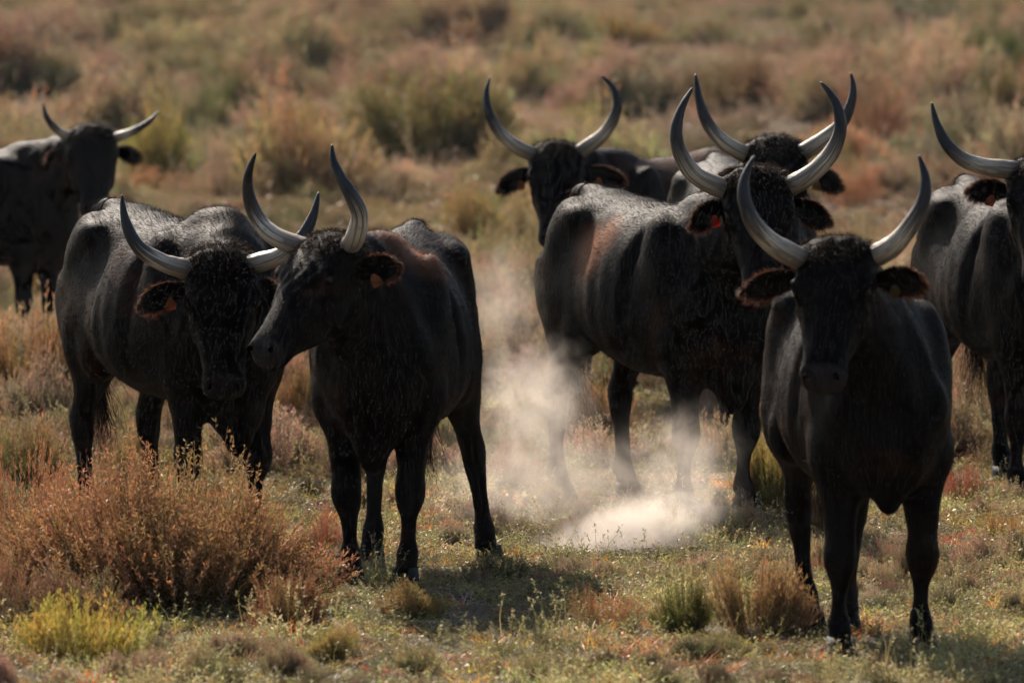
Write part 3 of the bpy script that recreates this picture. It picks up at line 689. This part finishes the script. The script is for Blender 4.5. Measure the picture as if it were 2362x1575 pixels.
NEAR = [
 (385, 1395, 830, 315, BIG, (.26, .168, .092), 'large reddish brown shrub at lower left, in front of the bull with lowered head'),
 (195, 1525, 400, 150, FEATHER[0], (.34, .29, .085), 'bright yellow green shrub in the lower left corner'),
 (655, 1448, 230, 130, DOME[1], (.22, .13, .075), 'small brown green shrub at the right foot of the large reddish shrub'),
 (60, 1310, 330, 300, TWIGGY[0], RUST, 'orange red twiggy shrub on the left edge above the yellow shrub'),
 (40, 1130, 270, 160, DOME[1], (.22, .175, .09), 'olive brown shrub on the left edge beside the hind leg of a bull'),
 (70, 985, 260, 250, DOME[0], (.24, .15, .075), 'rust and green shrub at the left edge under the blurred bull'),
 (680, 1010, 190, 160, DOME[2], (.17, .115, .055), 'dark brown green shrub between the two bulls at left'),
 (2218, 1165, 110, 115, TWIGGY[1], (.30, .12, .085), 'small round dry reddish shrub between the two rightmost bulls'),
 (1745, 1462, 250, 165, DOME[0], (.27, .185, .10), 'orange tipped shrub nearest the front leg of the right bull'),
 (1585, 1455, 170, 120, DOME[1], (.13, .135, .05), 'dark green low shrub left of the orange tipped shrub'),
 (1395, 1450, 190, 105, TWIGGY[1], RUST, 'rust coloured low shrub at bottom centre'),
 (150, 1455, 330, 150, DOME[1], (.17, .115, .075), 'dark brown shrub behind the yellow green one'),
 (215, 1215, 260, 190, TWIGGY[1], (.28, .165, .10), 'rusty pink shrub behind the left half of the large reddish shrub'),
 (-20, 1440, 260, 210, TWIGGY[0], (.23, .14, .09), 'brown twiggy shrub cut by the left edge near the bottom'),
 (540, 1225, 300, 120, FEATHER[1], (.25, .19, .10), 'pale olive shrub behind the right half of the large reddish shrub'),
 (1100, 900, 170, 130, DOME[0], (.24, .18, .12), 'tan shrub behind the haunch of the head turning bull'),
 (2210, 1010, 150, 150, DOME[2], (.20, .15, .09), 'brown shrub in the gap right of the nearest bull'),
 (1185, 1120, 190, 130, TWIGGY[0], (.26, .16, .10), 'dry brown shrub in the dust between two pairs of legs'),
 (1785, 1180, 170, 170, DOME[0], (.27, .21, .08), 'yellowish shrub beside the front hoof of the central bull'),
 (2310, 1245, 130, 70, TWIGGY[1], (.34, .17, .06), 'little orange leaved plant low on the right edge'),
 (1185, 800, 200, 120, FEATHER[1], PINK, 'pinkish tan shrub right of the haunch of the head turning bull'),
 (1195, 640, 170, 150, DOME[2], OLIVE, 'olive shrub left of the rump of the central bull'),
 (752, 1262, 100, 105, TWIGGY[0], (.34, .15, .10), 'sparse red stemmed plant beside the front leg of the head turning bull'),
 (1150, 1355, 190, 80, DOME[1], (.085, .095, .055), 'dark green low plant in the shadow at centre'),
 (1560, 1250, 150, 75, FEATHER[1], (.20, .19, .07), 'tuft of green blades at the foot of the dust'),
 (930, 1425, 200, 80, DOME[2], (.20, .16, .07), 'low olive brown plant below the hooves of the head turning bull'),
 (1690, 1215, 120, 85, DOME[0], (.12, .10, .075), 'grey brown tuft round the front hoof of the central bull'),
 (2300, 1010, 200, 160, FEATHER[1], (.25, .17, .075), 'brown green shrub behind the tail at the right edge'),
 (1390, 1060, 200, 190, DOME[1], (.24, .15, .07), 'rusty shrub under the belly of the central bull'),
 (310, 1130, 190, 130, DOME[2], (.20, .165, .07), 'olive shrub between the legs of the bull with lowered head'),
 (300, 1000, 170, 140, TWIGGY[1], PINK, 'pink twiggy shrub behind the belly of the bull with lowered head'),
]
BACK = [
 (975, 385, 370, 185, DOME[0], (.17, .155, .075), 'large rounded olive shrub in the background, left of the back row bull'),
 (690, 372, 190, 105, DOME[1], (.20, .185, .055), 'yellow green shrub left of the large rounded one'),
 (430, 330, 190, 120, FEATHER[0], GREEN, 'dark green shrub right of the short horned bull'),
 (560, 300, 190, 110, DOME[2], (.10, .11, .05), 'dark green shrub above the yellow green one'),
 (375, 455, 170, 190, FEATHER[1], (.26, .21, .08), 'tall yellowish shrub beside the muzzle of the short horned bull'),
 (520, 470, 220, 150, TWIGGY[0], TAN, 'tan twiggy shrub behind the horns at left'),
 (80, 240, 200, 90, DOME[0], GREEN, 'green shrub above the horns of the short horned bull'),
 (615, 135, 80, 50, DOME[1], (.09, .10, .045), 'small dark green shrub high in the background left of centre'),
 (790, 265, 200, 95, TWIGGY[1], BROWN, 'brown shrub above the yellow green one'),
 (860, 120, 200, 70, DOME[2], OLIVE, 'olive shrub high at centre left'),
 (240, 200, 260, 90, TWIGGY[0], PINK, 'pinkish shrub at upper left'),
 (460, 210, 260, 80, DOME[0], OLIVE, 'olive brown shrub at upper left beside the pinkish one'),
 (120, 110, 280, 70, DOME[1], BROWN, 'brown shrub in the top left corner'),
 (1340, 335, 130, 85, FEATHER[0], (.20, .18, .065), 'olive shrub between the horns in the back row'),
 (1210, 250, 230, 95, DOME[2], OLIVE, 'olive brown shrub left of the back row horns'),
 (1480, 290, 210, 110, DOME[0], DARK, 'dark brown shrub between the back row horns and the central horns'),
 (1720, 275, 230, 120, DOME[1], (.15, .105, .065), 'dark shrub between the tall central horns'),
 (2000, 360, 230, 170, TWIGGY[0], (.22, .13, .085), 'brown shrub right of the tall central horns'),
 (2285, 190, 190, 125, FEATHER[1], (.085, .10, .04), 'dark green shrub in the upper right corner'),
 (2330, 330, 150, 140, DOME[2], (.13, .115, .055), 'dark shrub above the bull on the right edge'),
 (2130, 60, 200, 60, DOME[0], GREEN, 'green shrub at the top right'),
 (1930, 130, 260, 80, TWIGGY[1], OLIVE, 'olive brown shrub above the right horns'),
 (1640, 120, 230, 70, DOME[1], OLIVE, 'olive shrub high above the central horns'),
 (1420, 120, 240, 70, DOME[2], (.22, .18, .07), 'yellow olive shrub high right of centre'),
 (1120, 130, 200, 70, DOME[0], (.2, .13, .085), 'grey brown shrub high at centre'),
 (1700, 30, 300, 50, TWIGGY[0], PINK, 'pink brown shrub on the top edge right of centre'),
 (900, 470, 260, 90, TWIGGY[1], TAN, 'tan shrub behind the hip of the head turning bull'),
 (1080, 560, 180, 110, DOME[1], (.27, .21, .10), 'tan olive shrub left of the back row bull'),
 (1960, 480, 170, 110, TWIGGY[0], (.33, .18, .11), 'reddish tan shrub between the central bull and the right bull'),
 (2060, 300, 200, 70, FEATHER[0], TAN, 'pale tan shrub left of the horn on the right edge'),
 (300, 640, 180, 120, DOME[0], (.25, .17, .085), 'rusty shrub right of the chest of the short horned bull'),
 (110, 690, 200, 110, FEATHER[0], (.34, .24, .09), 'ochre shrub at the feet of the short horned bull'),
]
for a in NEAR: shrub(*a, 'shrubs around the herd')
for a in BACK: shrub(a[0], a[1], a[2] * 1.12, a[3] * 1.18, *a[4:], 'shrubs in the blurred background')

# ---- ground cover: grass, herbs and low scrub nobody could count
def clump_mesh(seed, kind):
    rng = np.random.default_rng(seed); parts = []
    if kind == 'grass':
        n = 46; a = rng.random(n) * 6.283; r = .05 * np.sqrt(rng.random(n)); b = np.stack([r * np.cos(a), r * np.sin(a), np.full(n, -.01)], 1)
        d = unit(np.stack([np.cos(a) * .5, np.sin(a) * .5, np.ones(n)], 1) + rng.normal(0, .35, (n, 3)))
        V, T = strands(b, d, rng.uniform(.04, .13, n), .0034, rng, droop=.35, segs=2)
        c = np.repeat(np.clip(rng.normal(1, .25, (n, 1)), .4, 1.8) * np.clip(rng.normal(1, .10, (n, 3)), .6, 1.4), 6, 0); parts.append((V, T, c))
    elif kind == 'herb':
        n = 90; a = rng.random(n) * 6.283; r = .075 * np.sqrt(rng.random(n)); b = np.stack([r * np.cos(a), r * np.sin(a), .055 * rng.random(n) * (1 - (r / .09) ** 2)], 1)
        d = unit(rng.normal(0, .6, (n, 3)) + np.array([0, 0, .7])); V, T = leaf_quads(b, d, rng.uniform(.012, .026, n), rng.uniform(.005, .009, n), rng)
        c = np.repeat(np.clip(rng.normal(1, .3, (n, 1)), .4, 2) * np.clip(rng.normal(1, .12, (n, 3)), .6, 1.5), 4, 0); parts.append((V, T, c))
    elif kind == 'twig':
        ns = 12; a = rng.random(ns) * 6.283; d = unit(np.stack([np.cos(a) * .6, np.sin(a) * .6, np.ones(ns)], 1) + rng.normal(0, .25, (ns, 3))); L_ = rng.uniform(.06, .15, ns)
        V, T = strands(np.zeros((ns, 3)) + rng.normal(0, .012, (ns, 3)) * np.array([1, 1, 0]), d, L_, .0022, rng, segs=2); parts.append((V, T, np.tile([[.7, .6, .5]], (len(V), 1))))
        n = ns * 9; k = np.repeat(np.arange(ns), 9); t = rng.uniform(.3, 1, n); p = d[k] * (L_[k] * t)[:, None]
        V, T = leaf_quads(p, unit(d[k] + rng.normal(0, .6, (n, 3))), rng.uniform(.008, .02, n), rng.uniform(.003, .006, n), rng)
        parts.append((V, T, np.repeat(np.clip(rng.normal(1, .3, (n, 1)), .4, 2) * np.ones((n, 3)), 4, 0)))
    elif kind == 'leaf':    # a few broad coloured leaves
        n = 7; b = rng.normal(0, .02, (n, 3)) * np.array([1, 1, .2]) + np.array([0, 0, .035]); d = unit(rng.normal(0, .5, (n, 3)) + np.array([0, 0, .8]))
        V, T = leaf_quads(b, d, rng.uniform(.014, .03, n), rng.uniform(.008, .015, n), rng); parts.append((V, T, np.repeat(np.clip(rng.normal(1, .25, (n, 1)), .4, 2) * np.ones((n, 3)), 4, 0)))
    elif kind == 'stalk':   # tall dry stalks with seed heads
        ns = 3; d = unit(rng.normal(0, .18, (ns, 3)) + np.array([0, 0, 1])); L_ = rng.uniform(.15, .32, ns); b = rng.normal(0, .02, (ns, 3)) * np.array([1, 1, 0])
        V, T = strands(b, d, L_, .0026, rng, droop=.05, segs=4, curl=.006); parts.append((V, T, np.tile([[.8, .7, .55]], (len(V), 1))))
        n = ns * 14; k = np.repeat(np.arange(ns), 14); t = rng.uniform(.75, 1.02, n); p = b[k] + d[k] * (L_[k] * t)[:, None]
        V, T = leaf_quads(p, unit(d[k] + rng.normal(0, .6, (n, 3))), rng.uniform(.006, .014, n), rng.uniform(.003, .005, n), rng); parts.append((V, T, np.ones((len(V), 3))))
    me = tri_mesh(kind, *merge(parts)); me.materials.append(M_VEGI); return me
def sources(meshes):
    return [bpy.data.objects.new('source_' + m.name.split('.')[0], m) for m in meshes]     # never linked: only read by the node group
def scatter(name, src, pts, rotz, tilt, scl, idx, tint, label):
    me = bpy.data.meshes.new(name); n = len(pts)
    me.vertices.add(n); me.vertices.foreach_set('co', np.asarray(pts, np.float32).ravel())
    r = np.stack([tilt[:, 0], tilt[:, 1], rotz], 1).astype(np.float32)
    me.attributes.new('rot', 'FLOAT_VECTOR', 'POINT').data.foreach_set('vector', r.ravel())
    me.attributes.new('scl', 'FLOAT_VECTOR', 'POINT').data.foreach_set('vector', np.asarray(scl, np.float32).ravel())
    me.attributes.new('pick', 'INT', 'POINT').data.foreach_set('value', np.asarray(idx, np.int32))
    c4 = np.ones((n, 4), np.float32); c4[:, :3] = tint
    me.attributes.new('tint', 'FLOAT_COLOR', 'POINT').data.foreach_set('color', c4.ravel())
    o = link(name, me)
    g = bpy.data.node_groups.new(name, 'GeometryNodeTree')
    g.interface.new_socket('Geometry', in_out='INPUT', socket_type='NodeSocketGeometry'); g.interface.new_socket('Geometry', in_out='OUTPUT', socket_type='NodeSocketGeometry')
    N = g.nodes.new; gi, go = N('NodeGroupInput'), N('NodeGroupOutput')
    iop = N('GeometryNodeInstanceOnPoints'); iop.inputs['Pick Instance'].default_value = True
    jn = N('GeometryNodeJoinGeometry')
    for s_ in src:
        oi = N('GeometryNodeObjectInfo'); oi.inputs['Object'].default_value = s_; oi.inputs['As Instance'].default_value = True
        g.links.new(oi.outputs['Geometry'], jn.inputs[0])
    def attr(nm, ty):
        a = N('GeometryNodeInputNamedAttribute'); a.data_type = ty; a.inputs['Name'].default_value = nm; return a.outputs[0]
    m2p = N('GeometryNodeMeshToPoints')
    g.links.new(gi.outputs[0], m2p.inputs[0]); g.links.new(m2p.outputs[0], iop.inputs['Points']); g.links.new(jn.outputs[0], iop.inputs['Instance'])
    g.links.new(attr('pick', 'INT'), iop.inputs['Instance Index'])
    er = N('FunctionNodeEulerToRotation'); g.links.new(attr('rot', 'FLOAT_VECTOR'), er.inputs[0]); g.links.new(er.outputs[0], iop.inputs['Rotation'])
    g.links.new(attr('scl', 'FLOAT_VECTOR'), iop.inputs['Scale'])
    g.links.new(iop.outputs[0], go.inputs[0])
    md = o.modifiers.new('scatter', 'NODES'); md.node_group = g
    tag(o, label, kind='stuff'); return o
def lowf(x, y, s, seed):
    r = np.random.default_rng(seed); v = np.zeros_like(x)
    for _ in range(7):
        a = r.random() * 6.283; f_ = s * r.uniform(.6, 1.8); v += np.sin((x * np.cos(a) + y * np.sin(a)) * f_ + r.random() * 6.283)
    return v / 2.6
def wedge(rng, n, y0, y1, margin, slope=.0665):
    y = np.sqrt(rng.random(n) * (y1 ** 2 - y0 ** 2) + y0 ** 2); x = (rng.random(n) * 2 - 1) * (slope * y + margin); return x, y
rng = np.random.default_rng(77)
SRC = sources([clump_mesh(1, 'grass'), clump_mesh(2, 'grass'), clump_mesh(3, 'grass'), clump_mesh(4, 'herb'), clump_mesh(5, 'herb'), clump_mesh(6, 'twig'), clump_mesh(7, 'twig'), clump_mesh(8, 'leaf'), clump_mesh(9, 'stalk')])
n = 52000; x, y = wedge(rng, n, 21.5, 50, 1.6)
f1, f2, f3 = lowf(x, y, 2.2, 1), lowf(x, y, 3.4, 2), lowf(x, y, 6.0, 3)
kindp = rng.random(n) + .10 * f1
idx = np.where(kindp < .40, rng.integers(0, 3, n), np.where(kindp < .70, rng.integers(3, 5, n), np.where(kindp < .95, rng.integers(5, 7, n), np.where(rng.random(n) < .88, 7, 8))))
idx = np.where(rng.random(n) < .09, 7, idx); idx = np.where(rng.random(n) < .012, 8, idx)
straw, olive, ggreen, brn = np.array([.33, .27, .14]), np.array([.22, .20, .075]), np.array([.15, .17, .055]), np.array([.25, .155, .085])
w1 = np.clip(.5 + .45 * f2, 0, 1)[:, None]; tint = straw * w1 + olive * (1 - w1)
tint = np.where((idx >= 3)[:, None] & (idx < 5)[:, None], olive * .6 + ggreen * .5 * np.clip(.6 - .5 * f1, 0, 1)[:, None] + straw * .15, tint)
tint = np.where(((idx == 5) | (idx == 6))[:, None], brn * (1 + .2 * f3[:, None]), tint)
lv = np.array([[.70, .16, .03], [.62, .28, .04], [.55, .42, .06], [.55, .05, .03], [.42, .32, .36], [.12, .2, .04]])[rng.choice(6, n, p=[.28, .26, .2, .08, .08, .10])]
tint = np.where((idx == 7)[:, None], lv, tint); tint = tint * np.clip(1 + .28 * f3[:, None] + rng.normal(0, .2, (n, 1)), .4, 1.7)
bare_ = (f2 < -.75) & (rng.random(n) < .7); sz = np.where(bare_, .25, 1) * rng.uniform(.65, 1.25, n); scl = np.stack([sz * 1.1, sz * 1.1, sz * np.clip(.55 + .25 * f3, .28, 1.1)], 1)
scatter('ground_cover', SRC, np.stack([x, y, hnoise(x, y) - .004], 1), rng.random(n) * 6.283, rng.normal(0, .15, (n, 2)), scl, idx, tint, 'short dry grass, herbs and fallen leaves covering the turf')
n2 = 7000; x2, y2 = wedge(rng, n2, 46, 125, 3.0); sz2 = rng.uniform(1.6, 3.4, n2) * (y2 / 80) ** .4
scatter('far_grass', SRC, np.stack([x2, y2, np.full(n2, -.01)], 1), rng.random(n2) * 6.283, rng.normal(0, .1, (n2, 2)), np.stack([sz2 * 1.3, sz2 * 1.3, sz2 * .7], 1), rng.choice([0, 1, 2, 5, 6], n2),
        np.array([.22, .16, .11]) * np.clip(rng.normal(1, .2, (n2, 1)), .5, 1.5), 'pale dry grass between the shrubs of the plain')
def inst_copy(me):
    m = me.copy(); m.materials.clear(); m.materials.append(M_VEGI); return m
SRC2 = sources([inst_copy(m) for m in DOME + FEATHER + TWIGGY])
pal = np.array([BROWN, RUST, PINK, OLIVE, GREEN, YEL, TAN, (.22, .19, .11), (.27, .18, .13)])
def scrub(name, n, y0, y1, margin, s0, s1, seed, label, probs, keep=None, low=None):
    rng = np.random.default_rng(seed); x, y = wedge(rng, n, y0, y1, margin)
    if keep is not None:
        k_ = keep(x, y); x, y = x[k_], y[k_]; n = len(x)
    f1 = lowf(x, y, .35, seed + 1); f2 = lowf(x, y, .9, seed + 2)
    c = pal[rng.choice(len(pal), n, p=probs)] * .6 + np.where(f1[:, None] > .0, np.array([.185, .17, .11]), np.array([.25, .19, .155])) * .4
    c = c * np.clip(1 + .25 * f2[:, None] + rng.normal(0, .2, (n, 1)), .45, 1.6) * 1.0
    sz = rng.uniform(s0, s1, n) * (1 + .3 * f2)
    hz = np.ones(n) if low is None else np.where(low(x, y), 1.0, .38)
    scl = np.stack([sz * (.5 + .5 * hz), sz * (.5 + .5 * hz), sz * hz * rng.uniform(.7, 1.25, n)], 1)
    return scatter(name, SRC2, np.stack([x, y, np.full(n, -.01)], 1), rng.random(n) * 6.283, np.zeros((n, 2)), scl, rng.integers(0, len(SRC2), n), c, label)
PB = [.29, .02, .15, .20, .11, .0, .10, .09, .04]
AXES = [(o.location.x, o.location.y, o.rotation_euler.z) for o in C.objects if o.name.startswith('bull')]
def clear_of_bulls(x, y, r=.42):
    ok = np.ones(len(x), bool)
    for bx, by, rz in AXES:
        dx, dy = x - bx, y - by; al = np.clip(dx * math.cos(rz) + dy * math.sin(rz), -.5, .6)
        ok &= np.hypot(dx - al * math.cos(rz), dy - al * math.sin(rz)) > r
    return ok
BK = [(lambda g: (g.x, g.y, a[2] * g.y / FPX))(ground_at(a[0], a[1])) for a in BACK]
def clear_of_shrubs(x, y):
    ok = np.ones(len(x), bool)
    for gx, gy, gw in BK: ok &= ~((np.abs(x - gx * y / gy) < gw * .55) & (y > gy * (.80 if gw > .7 else .92)) & (y < gy + gw * .6))
    return ok
scrub('low_scrub', 2500, 34.8, 66, 2.0, .30, .75, 200, 'low brown and tan scrub behind the herd', PB, clear_of_bulls, clear_of_shrubs)
scrub('small_scrub', 2100, 22.5, 40, 1.6, .09, .27, 250, 'small tufts of scrub dotted through the turf', [.26, .05, .14, .24, .12, .02, .09, .06, .02],
      lambda x, y: clear_of_bulls(x, y, .25) & (lowf(x, y, 1.5, 55) > -.25))
scrub('edge_scrub', 170, 27.5, 37, .9, .26, .46, 270, 'knee high brown scrub along the left edge', PB, lambda x, y: clear_of_bulls(x, y, .45) & (x < -.040 * y) )
scrub('far_scrub', 5600, 60, 210, 5.0, .8, 1.6, 300, 'blurred reddish brown scrub filling the far plain', PB, None, clear_of_shrubs)

# ------------------------------------------------------------------ kicked up dust
def dust(name, c, r, dens, seed, lo, hi, scale, label, up=.0):
    m, t, o = mat_new('dust')
    tc = t.nodes.new('ShaderNodeTexCoord'); P = tc.outputs['Object']
    ln = t.nodes.new('ShaderNodeVectorMath'); ln.operation = 'LENGTH'; t.links.new(P, ln.inputs[0])
    fall = ramp_val(t, mathn(t, 'SUBTRACT', 1.0, ln.outputs['Value'], clamp=True), 0.0, .85)
    mp = t.nodes.new('ShaderNodeMapping'); mp.inputs['Scale'].default_value = tuple(x * scale for x in r); mp.inputs['Location'].default_value = (seed, seed * 1.7, 0); t.links.new(P, mp.inputs[0])
    nz = noise(t, mp.outputs[0], 1.0, 4, .62, 1.2)
    d = mathn(t, 'MULTIPLY', ramp_val(t, mathn(t, 'MULTIPLY_ADD', fall, .22, nz), lo, hi), fall)
    d = mathn(t, 'MULTIPLY', d, dens)
    pv = t.nodes.new('ShaderNodeVolumePrincipled'); pv.inputs['Color'].default_value = (.88, .77, .67, 1); pv.inputs['Anisotropy'].default_value = .35
    t.links.new(d, pv.inputs['Density']); t.links.new(pv.outputs[0], o.inputs['Volume'])
    h = MB(); h.ellipsoid((0, 0, 0), (1, 1, 1), None, 24, 16); hm = h.mesh(name); hm.flip_normals()
    ob = link(name, hm, None, m); ob.location = c; ob.scale = r; ob.rotation_euler = (0, -up, 0)
    tag(ob, label, kind='stuff'); return ob
dust('dust_cloud', at(1455, 1225, 31.4), (.50, .40, .19), 8.0, 3.0, .46, .82, 9.0, 'dense pale dust rising from the turf in front of the central bull', .30)
dust('dust_cloud', at(1570, 1085, 31.9), (.36, .35, .34), 2.1, 21.0, .48, .82, 8.0, 'dust billowing past the front legs of the central bull', .3)
dust('dust_cloud', at(1225, 930, 32.2), (.36, .42, .36), 2.6, 9.0, .50, .82, 8.0, 'thin dust drifting behind the head turning bull')
dust('dust_cloud', at(1250, 1110, 32.4), (.66, .50, .32), 1.2, 31.0, .45, .8, 6.0, 'low haze of dust among the hind legs')
dust('dust_cloud', at(1150, 690, 33.6), (.26, .40, .36), .8, 15.0, .48, .82, 7.0, 'faint wisp of dust above the drifting dust')
HAZE = .00008
if HAZE:
    hm = bpy.data.meshes.new('haze'); x0, x1, y0, y1, z0, z1 = -4200, 4200, -4200, 5200, -1.2, 4.5
    hm.from_pydata([(x, y, z) for x in (x0, x1) for y in (y0, y1) for z in (z0, z1)], [], [(0, 1, 3, 2), (4, 6, 7, 5), (0, 4, 5, 1), (2, 3, 7, 6), (0, 2, 6, 4), (1, 5, 7, 3)])
    m, t, o = mat_new('haze'); pv = t.nodes.new('ShaderNodeVolumePrincipled'); pv.inputs['Color'].default_value = (.82, .90, 1.0, 1)
    pv.inputs['Density'].default_value = HAZE; pv.inputs['Anisotropy'].default_value = .3; t.links.new(pv.outputs[0], o.inputs['Volume'])
    tag(link('haze', hm, None, m), 'thin dusty air over the plain', kind='stuff')
